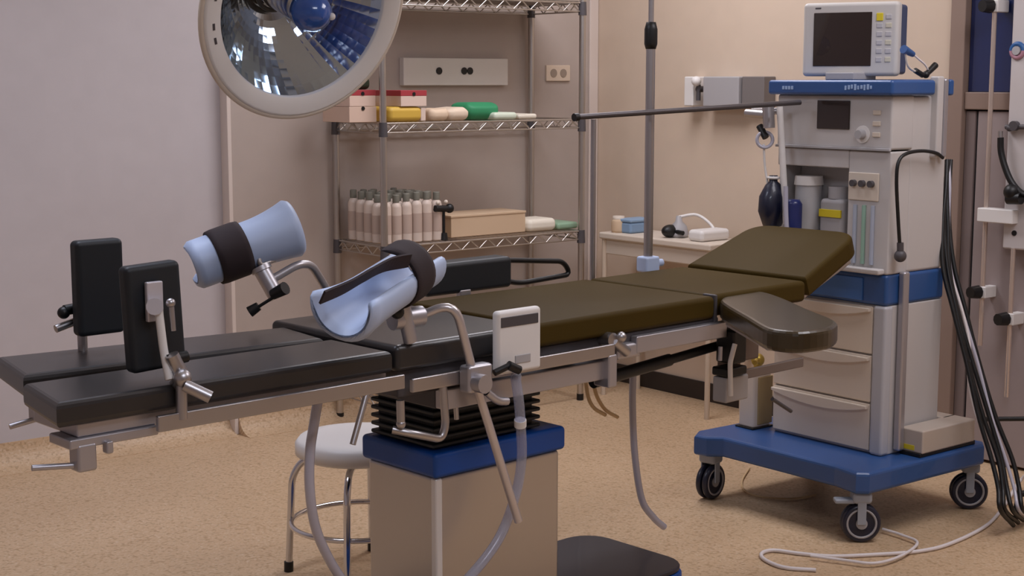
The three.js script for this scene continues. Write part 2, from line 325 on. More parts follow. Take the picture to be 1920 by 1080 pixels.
// ---------------------------------------------------------------- leg supports (stirrups)
function gutter(L, prof, thick, a0, a1, nL = 26, nA = 18) {     // channel along +z, open towards +y; prof(t) -> [radius, x scale, lift]
  const pos = [], idx = []; const ring = [];
  for (let i = 0; i <= nL; i++) {
    const t = i / nL, [r, sx, lift] = prof(t), row = [];
    const pts = [];
    const endK = Math.min(1, Math.sqrt(Math.max(0, 1 - Math.pow(Math.max(0, 1 - Math.min(t, 1 - t) / 0.05), 2))));
    const th = thick * (0.25 + 0.75 * endK);
    for (let j = 0; j <= nA; j++) { const a = a0 + (a1 - a0) * j / nA; pts.push([a, r + th / 2]); }
    for (let j = 1; j < 5; j++) { const q = Math.PI * j / 5; pts.push([a1 + Math.sin(q) * th / 2 / r, r + Math.cos(q) * th / 2]); }
    for (let j = nA; j >= 0; j--) { const a = a0 + (a1 - a0) * j / nA; pts.push([a, r - th / 2]); }
    for (let j = 1; j < 5; j++) { const q = Math.PI * j / 5; pts.push([a0 - Math.sin(q) * th / 2 / r, r - Math.cos(q) * th / 2]); }
    for (const [a, rr] of pts) { row.push(pos.length / 3); pos.push(Math.sin(a) * rr * sx, -Math.cos(a) * rr + lift, (t - 0.5) * L); }
    ring.push(row);
  }
  const n = ring[0].length;
  for (let i = 0; i < nL; i++) for (let j = 0; j < n; j++) { const k = (j + 1) % n; idx.push(ring[i][j], ring[i][k], ring[i + 1][j], ring[i][k], ring[i + 1][k], ring[i + 1][j]); }
  for (const [row, f] of [[ring[0], 1], [ring[nL], 0]]) for (let j = 0; j < n / 2 - 1; j++) {
    const a = row[j], b = row[j + 1], c = row[(n - 2 - j + n - 3) % n] ?? row[0];
    const d = row[n - 1 - j], e = row[n - 2 - j];
    f ? idx.push(a, d, b, b, d, e) : idx.push(a, b, d, b, e, d);
  }
  const g = new THREE.BufferGeometry(); g.setAttribute('position', new THREE.Float32BufferAttribute(pos, 3)); g.setIndex(idx); g.computeVertexNormals(); return g;
}
const flare = (t) => { const k = Math.max(0, t - 0.55) / 0.45; return [0.048 + 0.016 * k * k, 1, 0.012 * k * k]; };
function ribbon(pts, wd, w, th, n = 24) {                          // flat strap along a path
  const c = new THREE.CatmullRomCurve3(pts), pos = [], idx = [];
  for (let i = 0; i <= n; i++) { const p = c.getPoint(i / n), t = c.getTangent(i / n), x = wd.clone().addScaledVector(t, -wd.dot(t)).normalize(), y = t.clone().cross(x);
    for (const [a, b] of [[1, 1], [-1, 1], [-1, -1], [1, -1]]) { const q = p.clone().addScaledVector(x, a * w / 2).addScaledVector(y, b * th / 2); pos.push(q.x, q.y, q.z); } }
  for (let i = 0; i < n; i++) for (let j = 0; j < 4; j++) { const a = i * 4 + j, b = i * 4 + (j + 1) % 4; idx.push(a, b, a + 4, b, b + 4, a + 4); }
  idx.push(0, 2, 1, 0, 3, 2); const e = n * 4; idx.push(e, e + 1, e + 2, e, e + 2, e + 3);
  const g = new THREE.BufferGeometry(); g.setAttribute('position', new THREE.Float32BufferAttribute(pos, 3)); g.setIndex(idx); const h = g.toNonIndexed(); h.computeVertexNormals(); return h;
}
function band(L, r, a0, a1, z0, z1) {                          // strap wrapped round the channel
  return gutter(z1 - z0, () => [r, 1, 0], 0.005, a0, a1, 6, 24).translate(0, 0, (z0 + z1) / 2);
}
{ // far one: trough lies from (350,500) to (560,430)
  const a = onD(358, 500, 3.58), b = onD(556, 428, 3.68), mid = a.clone().add(b).multiplyScalar(0.5), L = a.distanceTo(b);
  const ax = b.clone().sub(a).normalize();
  const base = T(0.98, 0.78, 0.55);
  const t = thing('leg_support', 'pale blue leg trough with closed dark strap on a bent steel rod', 'leg support', base);
  const up = V(0.6, 0.35, -0.75);
  obj('trough', oriented(gutter(L, flare, 0.024, -2.0, 2.0), mid, ax, up), M.paleBlue, t);
  obj('strap', oriented(band(L, 0.066, -3.0, 3.0, -0.08, 0.0), mid, ax, up), M.strap, t);
  const cl = onD(508, 525, 3.62);
  obj('bracket', bent([onD(530, 462, 3.66), onD(528, 482, 3.66), onD(488, 498, 3.6), onD(484, 480, 3.6)], 0.006, 0.015), M.brushed, t);
  const k = obj('clamp', [rod(onD(490, 505, 3.62), onD(520, 558, 3.62), 0.021), rod(onD(488, 500, 3.62), onD(492, 508, 3.62), 0.026)], M.alu, t);
  obj('knob', [rod(onD(512, 552, 3.58), onD(535, 540, 3.56), 0.013, 0.016), rod(onD(515, 556, 3.6), onD(485, 575, 3.6), 0.004)], M.black, k);
  obj('knob', [rod(onD(485, 574, 3.6), onD(468, 585, 3.6), 0.011, 0.014)], M.black, k);
  obj('support_rod', bent([cl, onD(560, 495, 3.66), onD(584, 496, 3.7), onD(622, 558, 3.78), T(0.985, 0.87, 0.545), T(0.99, 0.7, 0.545)], 0.0105, 0.05), M.alu, t);
  obj('rail_socket', tbx(0.965, 1.015, 0.75, 0.8, 0.522, 0.572, 0.006), M.alu, t);
}
{ // near one: trough lies from (640,600) to (800,470), seen along its length
  const a = onD(640, 585, 3.1), b = onD(795, 486, 3.42), mid = a.clone().add(b).multiplyScalar(0.5), L = a.distanceTo(b);
  const ax = b.clone().sub(a).normalize();
  const t = thing('leg_support', 'pale blue leg trough with loose dark strap above the seat of the table', 'leg support', T(1.01, 0.75, -0.045));
  const up = V(-0.35, 1, 0.3);
  obj('trough', oriented(gutter(L, (s) => { const k = Math.max(0, 0.45 - s) / 0.45; return [0.052 + 0.02 * k * k, 1, 0.012 * k * k]; }, 0.026, -1.7, 1.7), mid, ax, up), M.paleBlue, t);
  obj('strap', oriented(band(L, 0.069, -3.5, 1.3, 0.03, 0.11), mid, ax, up), M.strap, t);
  obj('strap_tail', ribbon([onD(768, 488, 3.24), onD(728, 496, 3.2), onD(690, 515, 3.14), onD(650, 538, 3.08), onD(604, 558, 3.02)], V(0.5, 0.75, 0.35), 0.034, 0.005), M.strap, t);
  obj('clamp', [rod(onD(735, 600, 3.35), onD(790, 592, 3.4), 0.024), rod(onD(755, 570, 3.35), onD(770, 640, 3.38), 0.017)], M.alu, t);
  obj('knob', ball(onD(745, 585, 3.33), 0.016), M.black, t);
  obj('support_rod', bent([onD(775, 598, 3.4), T(0.947, 0.952, -0.045), T(1.011, 0.752, -0.045), T(1.146, 0.397, -0.045)], 0.0105, 0.06), S(0xcfc9cb, 0.32, 0.7), t);
  obj('rail_socket', [tbx(0.975, 1.05, 0.735, 0.8, -0.062, -0.024, 0.008), rod(T(1.0, 0.76, -0.09), T(1.0, 0.76, -0.06), 0.022)], M.alu, t);
  obj('knob', [rod(T(1.055, 0.775, -0.06), T(1.1, 0.79, -0.07), 0.008), rod(T(1.09, 0.79, -0.07), T(1.12, 0.775, -0.075), 0.011)], M.black, t);
  obj('lever', tube([T(1.04, 0.73, -0.05), T(1.07, 0.707, -0.055), T(1.1, 0.7, -0.055)], 0.01, 12, 8), M.alu, t);
}
// ---------------------------------------------------------------- lateral support pads
{ const t = thing('lateral_support', 'black rectangular support pad with steel bracket and clamp on its back', 'support pad', T(0.262, 0.79, -0.03));
  const lean = (g) => g.translate(-0.26, -0.87, 0).rotateZ(0.045).translate(0.26, 0.87, 0).applyMatrix4(TM);
  obj('pad', lean(bx(0.195, 0.318, 0.872, 1.088, -0.098, -0.06, 0.012, 3)), M.rubber, t);
  obj('bracket', [oriented(new RoundedBoxGeometry(0.036, 0.08, 0.012, 2, 0.003), onV(289, 565, 0.05), TV.clone().negate()), rod(onV(290, 575, 0.05), onV(290, 575, 0.02), 0.017)], S(0xd6d2d8, 0.4, 0.5), t);
  obj('stem', bent([onV(296, 570, 0.03), onV(307, 660, 0.02), onV(318, 712, 0.0)], 0.0085, 0.03), M.white, t);
  obj('lever', [rod(onV(321, 570, 0.02), onV(325, 620, 0.02), 0.0055), ball(onV(320, 568, 0.02), 0.0095)], M.steel, t);
  obj('joint', [rod(onV(322, 665, 0.0), onV(338, 700, 0.0), 0.014, 0.016), rod(onV(334, 722, 0.02), onV(342, 709, -0.02), 0.018), ball(onV(342, 709, -0.02), 0.0185)], M.steel, t);
  obj('joint_knob', [rod(onV(312, 676, 0.01), onV(350, 668, 0.01), 0.012)], M.black, t);
  obj('clamp_lever', rod(onV(346, 722, -0.03), onV(395, 745, -0.06), 0.0125), M.steel, t);
  obj('post', rod(onV(340, 722, -0.016), onV(341, 785, -0.016), 0.0115), M.steel, t);
}
{ const t = thing('lateral_support', 'black rectangular support pad showing its plain padded face', 'support pad', T(0.3, 0.8, 0.5));
  obj('pad', tbx(0.265, 0.378, 0.89, 1.102, 0.42, 0.46, 0.012, 3), M.rubber, t);
  obj('bracket', [tbx(0.28, 0.33, 0.93, 0.98, 0.46, 0.475, 0.004), rod(T(0.26, 0.945, 0.48), T(0.33, 0.95, 0.48), 0.012), ball(T(0.258, 0.94, 0.48), 0.014)], M.black, t);
  obj('stem', [rod(T(0.3, 0.95, 0.48), T(0.3, 0.79, 0.48), 0.011), rod(T(0.24, 0.905, 0.485), T(0.3, 0.92, 0.485), 0.009)], M.steel, t);
  obj('socket', tbx(0.28, 0.32, 0.78, 0.845, 0.47, 0.5, 0.005), M.steel, t);
}
// ---------------------------------------------------------------- control box, hoses
{ const t = thing('control_box', 'white hanging control box with dark slot on the side rail', 'control box', T(1.145, 0.785, -0.04));
  obj('housing', tbx(1.075, 1.218, 0.762, 0.915, -0.05, -0.026, 0.01, 3), M.white, t);
  obj('display', tbx(1.085, 1.205, 0.876, 0.9, -0.052, -0.049, 0.002), M.darkGrey, t);
  obj('plate', tbx(1.13, 1.18, 0.785, 0.805, -0.052, -0.049, 0.002), M.greyPlastic, t);
  obj('hook', [tbx(1.12, 1.17, 0.755, 0.79, -0.028, -0.0245, 0.001)], M.steel, t);
}
{ const t = thing('drain_hose', 'clear plastic drain hose curving down in front of the steel column', 'hose', T(1.165, 0.69, -0.05));
  obj('hose', tube([T(1.145, 0.75, -0.04), onV(966, 705, -0.05), onV(972, 745, -0.05), onV(976, 793, -0.035), onV(978, 860, -0.01), onV(966, 930, 0.0), onV(935, 1010, 0.0), onV(880, 1082, 0.0), onV(830, 1125, 0.0)], 0.0125, 60, 14), M.clear, t);
  obj('collar', rod(onV(975.5, 799, -0.033), onV(975.5, 787, -0.037), 0.015), M.white, t); }
tag(obj('drain_hose', tube([onV(596, 752, 0.12), onV(588, 800, 0.12), onV(581, 850, 0.12), onV(581, 920, 0.12), onV(592, 990, 0.13), onV(618, 1050, 0.14), onV(650, 1100, 0.15)], 0.0115, 50, 12), M.hose),
  'smooth grey hose hanging in front of the stool', 'hose');
tag(obj('drain_hose', tube([onV(1187, 700, 0.3), onV(1186, 760, 0.3), onV(1190, 850, 0.3), onV(1203, 935, 0.3), onV(1225, 970, 0.3), onV(1245, 988, 0.3)], 0.0105, 50, 12), M.hose),
  'grey hose hanging from under the back section towards the table foot', 'hose');
for (const [pts, l] of [[[[1098, 715], [1103, 745], [1114, 765], [1135, 778]], 'short beige tube hanging below the end of the side rail'], [[[1112, 718], [1120, 745], [1135, 768], [1158, 782]], 'longer beige tube curling below the end of the side rail']])
  tag(obj('beige_tube', tube(pts.map(([x, y]) => onV(x, y, 0.4)), 0.006, 24, 8), M.beigeTube), l, 'tube');

// ---------------------------------------------------------------- stool behind the column
{ const c = onY(672, 815, 0.42), x = c.x, z = c.z, r = 0.185;
  const t = thing('stool', 'round white stool with chrome legs behind the steel column', 'stool', V(x, 0, z));
  obj('seat', lathe([[0.001, 0.36], [r - 0.02, 0.36], [r, 0.372], [r, 0.402], [r - 0.012, 0.417], [r - 0.05, 0.422], [0.001, 0.422]], 48).translate(x, 0, z), M.white, t);
  for (let k = 0; k < 4; k++) { const a = 0.75 + k * Math.PI / 2, q = (rr, y) => V(x + Math.cos(a) * rr, y, z + Math.sin(a) * rr);
    const l = obj('leg', bent([q(0.06, 0.352), q(0.165, 0.345), q(0.2, 0.29), q(0.215, 0.012)], 0.0105, 0.07), M.chrome, t);
    obj('foot_cap', rod(q(0.2155, 0), q(0.215, 0.03), 0.014), M.black, l); }
  obj('foot_ring', new THREE.TorusGeometry(0.2, 0.008, 10, 48).rotateX(Math.PI / 2).translate(x, 0.16, z), M.chrome, t);
  obj('spindle', rod(V(x, 0.335, z), V(x, 0.36, z), 0.05), M.darkGrey, t);
}

// ---------------------------------------------------------------- surgical lamp
{ const c = onD(572, 15, 3.6), R = 0.276;
  const toCam = C0.clone().sub(c).normalize();
  const n = toCam.clone().applyAxisAngle(V(0, 1, 0), THREE.MathUtils.degToRad(32)); n.y -= 0.3; n.normalize();
  const t = thing('surgical_lamp', 'large round surgical lamp with mirrored bowl and blue centre, turned towards the table', 'lamp', c);
  const put2 = (g) => oriented(g, c, n);
  const lz = (prof, seg = 64) => lathe(prof, seg).rotateX(Math.PI / 2);      // lathe axis y -> z
  obj('housing', put2(lz([[0.001, -0.2], [0.12, -0.2], [0.2, -0.16], [R - 0.04, -0.07], [R - 0.012, -0.02], [R - 0.006, 0.0]])), M.white, t);
  obj('flange', put2(lz([[R - 0.052, -0.006], [R - 0.048, 0.004], [R - 0.01, 0.012], [R - 0.002, 0.006], [R - 0.004, -0.004]])), M.white, t);
  obj('bumper', put2(new THREE.TorusGeometry(R, 0.0075, 12, 96)), M.cream, t);
  { // faceted mirror bowl
    const prof = []; for (let i = 0; i <= 12; i++) { const r = 0.03 + (R - 0.08) * i / 12; prof.push([r, -0.17 + 0.162 * Math.pow(r / (R - 0.05), 2)]); }
    const g = lz(prof, 56).toNonIndexed(); g.computeVertexNormals();
    obj('reflector', put2(g), S(0xd3e2ee, 0.07, 1, { side: THREE.DoubleSide }), t);
  }
  const h = obj('lamp_holder', put2(lz([[0.03, -0.17], [0.042, -0.14], [0.042, -0.02], [0.034, 0.006], [0.001, 0.006]], 32)), M.chrome, t);
  obj('holder_ring', put2(new THREE.TorusGeometry(0.05, 0.006, 10, 40).translate(0, 0, -0.145)), M.black, h);
  obj('bulb_cap', put2(lz([[0.001, 0.08], [0.02, 0.076], [0.041, 0.058], [0.05, 0.03], [0.048, 0.008], [0.03, 0.0]], 32)), P(0x2d57a6, 0.2, 0, { clearcoat: 0.7 }), t);
  obj('bulb_stud', put2(ball(V(0.036, 0.0, 0.065), 0.009)), M.white, t);
  obj('glass_cover', put2(lz([[R - 0.049, 0.001], [R * 0.5, 0.006], [0.052, 0.008]], 48)), P(0xf4f8ff, 0.04, 0, { transmission: 1, thickness: 0, ior: 1.3 }), t);
  for (let k = 0; k < 5; k++) { const a = Math.PI * (0.93 + k * 0.045); if (k === 2) continue; obj('print_mark', put2(new THREE.BoxGeometry(0.006, 0.016, 0.001).rotateZ(a).translate(Math.cos(a) * (R - 0.028), Math.sin(a) * (R - 0.028), 0.0092)), M.darkGrey, t); }
  // yoke and suspension tube up to the ceiling
  const back = c.clone().addScaledVector(n, -0.2);
  obj('yoke', bent([back.clone(), back.clone().addScaledVector(n, -0.09), V(back.x - n.x * 0.09, c.y + 0.42, back.z - n.z * 0.09)], 0.02, 0.08), M.white, t);
  obj('suspension_tube', rod(V(back.x - n.x * 0.09, c.y + 0.4, back.z - n.z * 0.09), V(back.x - n.x * 0.09, CEILING, back.z - n.z * 0.09), 0.035), M.white, t);
}

// ---------------------------------------------------------------- wire shelving and what stands on it
const RX0 = 3.391, RX1 = 4.458, RZ0 = -5.01, RZ1 = -5.365, LEVELS = [1.741, 1.231, 0.731, 0.1];
{ const t = thing('wire_shelving', 'tall chrome wire shelving unit against the wall', 'shelving', V((RX0 + RX1) / 2, 0, (RZ0 + RZ1) / 2));
  for (const x of [RX0, RX1]) for (const z of [RZ0, RZ1]) { const p = obj('post', rod(V(x, 0.02, z), V(x, 1.8, z), 0.0145, 0.0145, 16), M.wire, t); obj('foot', [rod(V(x, 0, z), V(x, 0.03, z), 0.016)], M.black, p); }
  LEVELS.forEach((y, i) => {
    const e = [], yt = y + 0.045;
    for (const z of [RZ0, RZ1]) { e.push(rod(V(RX0, yt, z), V(RX1, yt, z), 0.0045, 0.0045, 8), rod(V(RX0, y + 0.008, z), V(RX1, y + 0.008, z), 0.0035, 0.0035, 8)); const n = 22; for (let k = 0; k < n; k++) { const a = RX0 + 0.02 + (RX1 - RX0 - 0.04) * k / n, b = RX0 + 0.02 + (RX1 - RX0 - 0.04) * (k + 1) / n; e.push(rod(V(a, k % 2 ? yt : y + 0.008, z), V(b, k % 2 ? y + 0.008 : yt, z), 0.003, 0.003, 6)); } }
    for (const x of [RX0, RX1]) { e.push(rod(V(x, yt, RZ0), V(x, yt, RZ1), 0.0045, 0.0045, 8), rod(V(x, y + 0.008, RZ0), V(x, y + 0.008, RZ1), 0.0035, 0.0035, 8)); const n = 8; for (let k = 0; k < n; k++) { const a = RZ0 + (RZ1 - RZ0) * k / n, b = RZ0 + (RZ1 - RZ0) * (k + 1) / n; e.push(rod(V(x, k % 2 ? yt : y + 0.008, a), V(x, k % 2 ? y + 0.008 : yt, b), 0.003, 0.003, 6)); } }
    const s = obj('shelf', e, M.wire, t);
    const w = []; for (let k = 1; k < 42; k++) { const x = RX0 + (RX1 - RX0) * k / 42; w.push(rod(V(x, yt + 0.003, RZ0), V(x, yt + 0.003, RZ1), 0.0025, 0.0025, 6)); }
    obj('wire_grid', w, M.wire, s);
    if (i === 0) obj('liner', bx(RX0 + 0.015, RX1 - 0.015, yt + 0.0058, yt + 0.0088, RZ1 + 0.008, RZ0 - 0.008, 0.001), M.liner, s);
    for (const x of [RX0, RX1]) for (const z of [RZ0, RZ1]) obj('collar', rod(V(x, y - 0.008, z), V(x, y + 0.05, z), 0.0185, 0.0165, 16), M.darkGrey, s);
  });
}
const TOPM = LEVELS[1] + 0.051, TOPL = LEVELS[2] + 0.051;
function smallBox(name, label, category, x0, x1, y0, y1, z0, z1, mat, lidMat, group) {
  const t = thing(name, label, category, V((x0 + x1) / 2, y0, (z0 + z1) / 2), group);
  obj('carton', bx(x0, x1, y0, y1, z0, z1, 0.002), mat, t);
  if (lidMat) { obj('flap', bx(x0 - 0.001, x1 + 0.001, y1 - 0.022, y1 + 0.001, z0 - 0.001, z1 + 0.001, 0.002), lidMat, t); obj('finger_hole', rod(V((x0 + x1) / 2, y1 - 0.014, z1 - 0.004), V((x0 + x1) / 2, y1 - 0.014, z1 + 0.0025), 0.008), M.black, t); }
  return t;
}
{ const xa = (px, z) => onZ(px, 210, z).x;
  const z1 = -5.05, z0 = -5.25;
  const a0 = xa(655, z1), a1 = xa(706, z1), w = 0.085;
  smallBox('glove_box', 'lower pale glove box at the end of the shelf, under another box', 'box', a0, a1, TOPM, TOPM + 0.062, z0, z1, S(0xd5b9a6, 0.6), null);
  obj('finger_hole', rod(V((a0 + a1) / 2, TOPM + 0.055, z1 - 0.004), V((a0 + a1) / 2, TOPM + 0.055, z1 + 0.0025), 0.008), M.black, scene.children[scene.children.length - 1]);
  smallBox('glove_box', 'upper pale glove box with red top at the end of the shelf', 'box', a0 + 0.002, a1 - 0.004, TOPM + 0.063, TOPM + 0.128, z0, z1, S(0xdabfae, 0.6), M.red);
  tag(obj('folded_cloth', bx(a0 + 0.02, a1 - 0.01, TOPM + 0.13, TOPM + 0.18, z0 + 0.01, z1 - 0.02, 0.02, 4), M.darkGreen), 'dark green folded cloth on top of the stacked glove boxes', 'cloth');
  const b0 = xa(730, z1), b1 = xa(800, z1);
  const pk = thing('yellow_pack', 'yellow printed pack lying under the single red-topped box', 'pack', V((b0 + b1) / 2, TOPM, -5.15));
  obj('bag', bx(b0, b1 - 0.02, TOPM, TOPM + 0.06, -5.26, z1, 0.02, 4), S(0xcfa945, 0.5), pk); obj('side_flap', bx(b1 - 0.025, b1, TOPM, TOPM + 0.055, -5.24, z1 - 0.005, 0.004), S(0xd8c3b4, 0.6), pk);
  smallBox('glove_box', 'single pale box with red top resting on the yellow pack', 'box', xa(752, z1), xa(800, z1), TOPM + 0.061, TOPM + 0.125, z0, z1, S(0xd9c1b2, 0.6), M.red);
  const soft = (px0, px1, h, z, mat, name, label) => { const x0 = xa(px0, z), x1 = xa(px1, z); const g = new RoundedBoxGeometry(x1 - x0, h, 0.16, 6, h * 0.45); const p = g.attributes.position;
    for (let i = 0; i < p.count; i++) { const x = p.getX(i), zz = p.getZ(i); p.setY(i, p.getY(i) > 0 ? p.getY(i) * (0.8 + 0.25 * Math.sin(x * 60 + px0) * Math.cos(zz * 45)) : p.getY(i)); }
    g.computeVertexNormals(); g.translate((x0 + x1) / 2, TOPM + h / 2, z - 0.07); return tag(obj(name, g, mat), label, 'pack'); };
  soft(806, 842, 0.055, -5.06, S(0xdcc3a8, 0.7), 'sterile_pack', 'pink-beige sterile pack lying next to the yellow pack');
  soft(840, 880, 0.06, -5.06, S(0xe0cbb4, 0.7), 'sterile_pack', 'cream sterile pack lying against the green pack');
  soft(878, 938, 0.085, -5.07, M.green, 'green_pack', 'bright green wrapped pack on the shelf');
  soft(925, 968, 0.03, -5.04, S(0xcfd8c4, 0.6), 'sterile_pack', 'flat pale green pouch beside the bright green pack');
  soft(970, 1005, 0.022, -5.05, S(0xdcd3c2, 0.6), 'sterile_pack', 'flat cream pouch near the corner post');
}
{ // lower level: bottles, a black stand, a carton, pouches
  const proto = new THREE.Group();
  const bm = P(0xd6c5b8, 0.35, 0, { clearcoat: 0.3 }), lm = S(0xb9a497, 0.6), cm = S(0x77756a, 0.55);
  const mk = (name, g, m) => { const q = new THREE.Mesh(g, m); q.name = name; q.castShadow = q.receiveShadow = true; proto.add(q); };
  mk('body', lathe([[0.001, 0], [0.021, 0], [0.0235, 0.004], [0.0235, 0.155], [0.019, 0.17], [0.011, 0.178], [0.011, 0.184]], 20), bm);
  mk('label', lathe([[0.0238, 0.04], [0.0241, 0.042], [0.0241, 0.12], [0.0238, 0.122]], 20), lm);
  mk('cap', lathe([[0.0135, 0.178], [0.0145, 0.18], [0.0145, 0.208], [0.012, 0.212], [0.001, 0.212]], 16), cm);
  let k = 0;
  for (let r = 0; r < 5; r++) for (let i = 0; i < 6; i++) {
    const o = proto.clone(); o.name = numbered('bottle'); o.position.set(RX0 + 0.048 + i * 0.0515, TOPL, RZ0 - 0.06 - r * 0.06); o.scale.y = 0.94 + 0.06 * rnd();
    o.rotation.y = rnd() * 6; o.userData = { label: 'small pale bottle with grey cap in the packed rows beside the carton', category: 'bottle', group: 'bottles on the lower shelf' };
    scene.add(o); k++;
  }
  const zc = -5.05, xa = (px, z) => onZ(px, 440, z).x;
  const s0 = onZ(832, 402, zc), st = thing('black_stand', 'small black stand with two-armed head in front of the carton', 'stand', V(s0.x, TOPL, zc));
  obj('foot', rod(V(s0.x, TOPL, zc), V(s0.x, TOPL + 0.03, zc), 0.018, 0.014), M.black, st);
  obj('stem', rod(V(s0.x, TOPL + 0.02, zc), V(s0.x, TOPL + 0.125, zc), 0.006), M.black, st);
  obj('head', [rod(V(s0.x - 0.045, TOPL + 0.135, zc), V(s0.x + 0.035, TOPL + 0.13, zc), 0.014, 0.014), ball(V(s0.x + 0.03, TOPL + 0.132, zc), 0.02)], M.black, st);
  obj('nozzle', [ball(V(s0.x - 0.03, TOPL + 0.158, zc), 0.009), ball(V(s0.x + 0.012, TOPL + 0.16, zc), 0.009)], M.cream, st);
  const c0 = xa(846, -5.1), c1 = xa(985, -5.1), ct = thing('carton_box', 'long low beige carton on the lower shelf', 'carton', V((c0 + c1) / 2, TOPL, -5.19));
  obj('tray', bx(c0, c1, TOPL, TOPL + 0.085, -5.28, -5.1, 0.002), M.carton, ct); obj('lid', bx(c0 - 0.003, c1 + 0.003, TOPL + 0.0845, TOPL + 0.094, -5.283, -5.097, 0.002), M.carton, ct);
  const pouch = (px0, px1, h, m, label, n) => { const x0 = xa(px0, -5.08), x1 = xa(px1, -5.08); return tag(obj(n, bx(x0, x1, TOPL, TOPL + h, -5.22, -5.07, h * 0.4, 4), m), label, 'pack'); };
  pouch(990, 1042, 0.055, S(0xe8e0d0, 0.6), 'puffy white pack beside the long carton', 'white_pack');
  pouch(1044, 1082, 0.03, S(0x8fae92, 0.6), 'flat pale green pack near the shelf corner post', 'green_pack');
}
// ---------------------------------------------------------------- fittings on the walls
{ const t = thing('outlet_strip', 'long white wall strip with three black sockets behind the shelving', 'outlet strip', V(4.03, 1.426, WZ));
  obj('cover', bx(3.742, 4.322, 1.426, 1.546, WZ, WZ + 0.035, 0.004), S(0xd9d2cb, 0.45), t);
  for (const px of [823, 870, 881]) { const q = onZ(px, 133, WZ + 0.035); obj('socket', rod(q.clone().add(V(0, 0, -0.006)), q.clone().add(V(0, 0, 0.004)), 0.016), M.black, t); }
}
{ const t = thing('wall_outlet', 'cream double wall outlet near the room corner', 'outlet', V(4.645, 1.445, WZ));
  obj('plate', bx(4.572, 4.719, 1.445, 1.519, WZ, WZ + 0.012, 0.003), S(0xd9c6b2, 0.45), t);
  for (const x of [4.615, 4.675]) obj('socket', rod(V(x, 1.482, WZ + 0.008), V(x, 1.482, WZ + 0.0145), 0.02), S(0x9a8a7c, 0.5), t);
}
{ const t = thing('gas_box', 'grey wall box with tap beside the anaesthesia machine', 'wall box', V(WX, 1.33, -4.53));
  obj('housing', bx(WX - 0.09, WX, 1.335, 1.465, -4.61, -4.40, 0.006), M.greyPlastic, t);
  obj('cover', bx(WX - 0.075, WX, 1.335, 1.465, -4.395, -4.27, 0.004), S(0x77706e, 0.5), t);
  obj('side_box', bx(WX - 0.08, WX, 1.335, 1.465, -4.735, -4.68, 0.006), M.white, t);
  obj('tap', [rod(V(WX - 0.02, 1.41, -4.65), V(WX - 0.08, 1.41, -4.65), 0.014), rod(V(WX - 0.075, 1.43, -4.65), V(WX - 0.075, 1.36, -4.65), 0.01)], M.darkGrey, t);
  obj('tap_knob', ball(V(WX - 0.09, 1.445, -4.65), 0.022), M.white, t);
}
// ---------------------------------------------------------------- poles at the far side of the table
{ const p = onV(1215, 500, 0.545), y0 = 0.765;
  const t = thing('drip_pole', 'telescopic steel drip pole with black coupling clamped to the table', 'drip pole', V(p.x, y0, p.z));
  obj('lower_tube', rod(V(p.x, y0, p.z), V(p.x, 1.555, p.z), 0.0145, 0.0145, 20), M.steel, t);
  obj('upper_tube', rod(V(p.x, 1.56, p.z), V(p.x, 2.15, p.z), 0.0085), M.steel, t);
  obj('coupling', lathe([[0.001, 0], [0.016, 0], [0.0205, 0.015], [0.0205, 0.06], [0.015, 0.082], [0.001, 0.082]], 20).translate(p.x, 1.545, p.z), M.black, t);
  obj('clamp', [bx(p.x - 0.03, p.x + 0.03, 0.85, 0.9, p.z - 0.025, p.z + 0.025, 0.008), rod(V(p.x + 0.02, 0.875, p.z), V(p.x + 0.06, 0.875, p.z), 0.012)], M.paleBlue, t);
  obj('hook', bent([V(p.x - 0.12, 2.17, p.z), V(p.x - 0.1, 2.14, p.z), V(p.x + 0.1, 2.14, p.z), V(p.x + 0.12, 2.17, p.z)], 0.004, 0.03), M.steel, t);
  const q = onV(1113, 221, 0.545), e = onX(1536, 188, 3.9);
  const f = thing('drape_frame', 'thin steel post with a long dark cross bar reaching to the anaesthesia machine', 'frame', V(q.x, 0.765, q.z));
  obj('post', rod(V(q.x, 0.765, q.z), V(q.x, q.y - 0.004, q.z), 0.0085), M.steel, f);
  const l = onV(1082, 219.5, 0.55);
  const e2 = onX(1500, 192, 3.84);
  obj('cross_bar', rod(l, e2, 0.0085), S(0x5d585a, 0.4, 0.6), f);
  obj('end_cap', rod(l.clone().add(V(-0.012, -0.001, 0)), l.clone().add(V(0.004, 0, 0)), 0.012), M.black, f);
  obj('clamp', ball(onV(1218, 211, 0.545), 0.016), M.darkGrey, f);
}
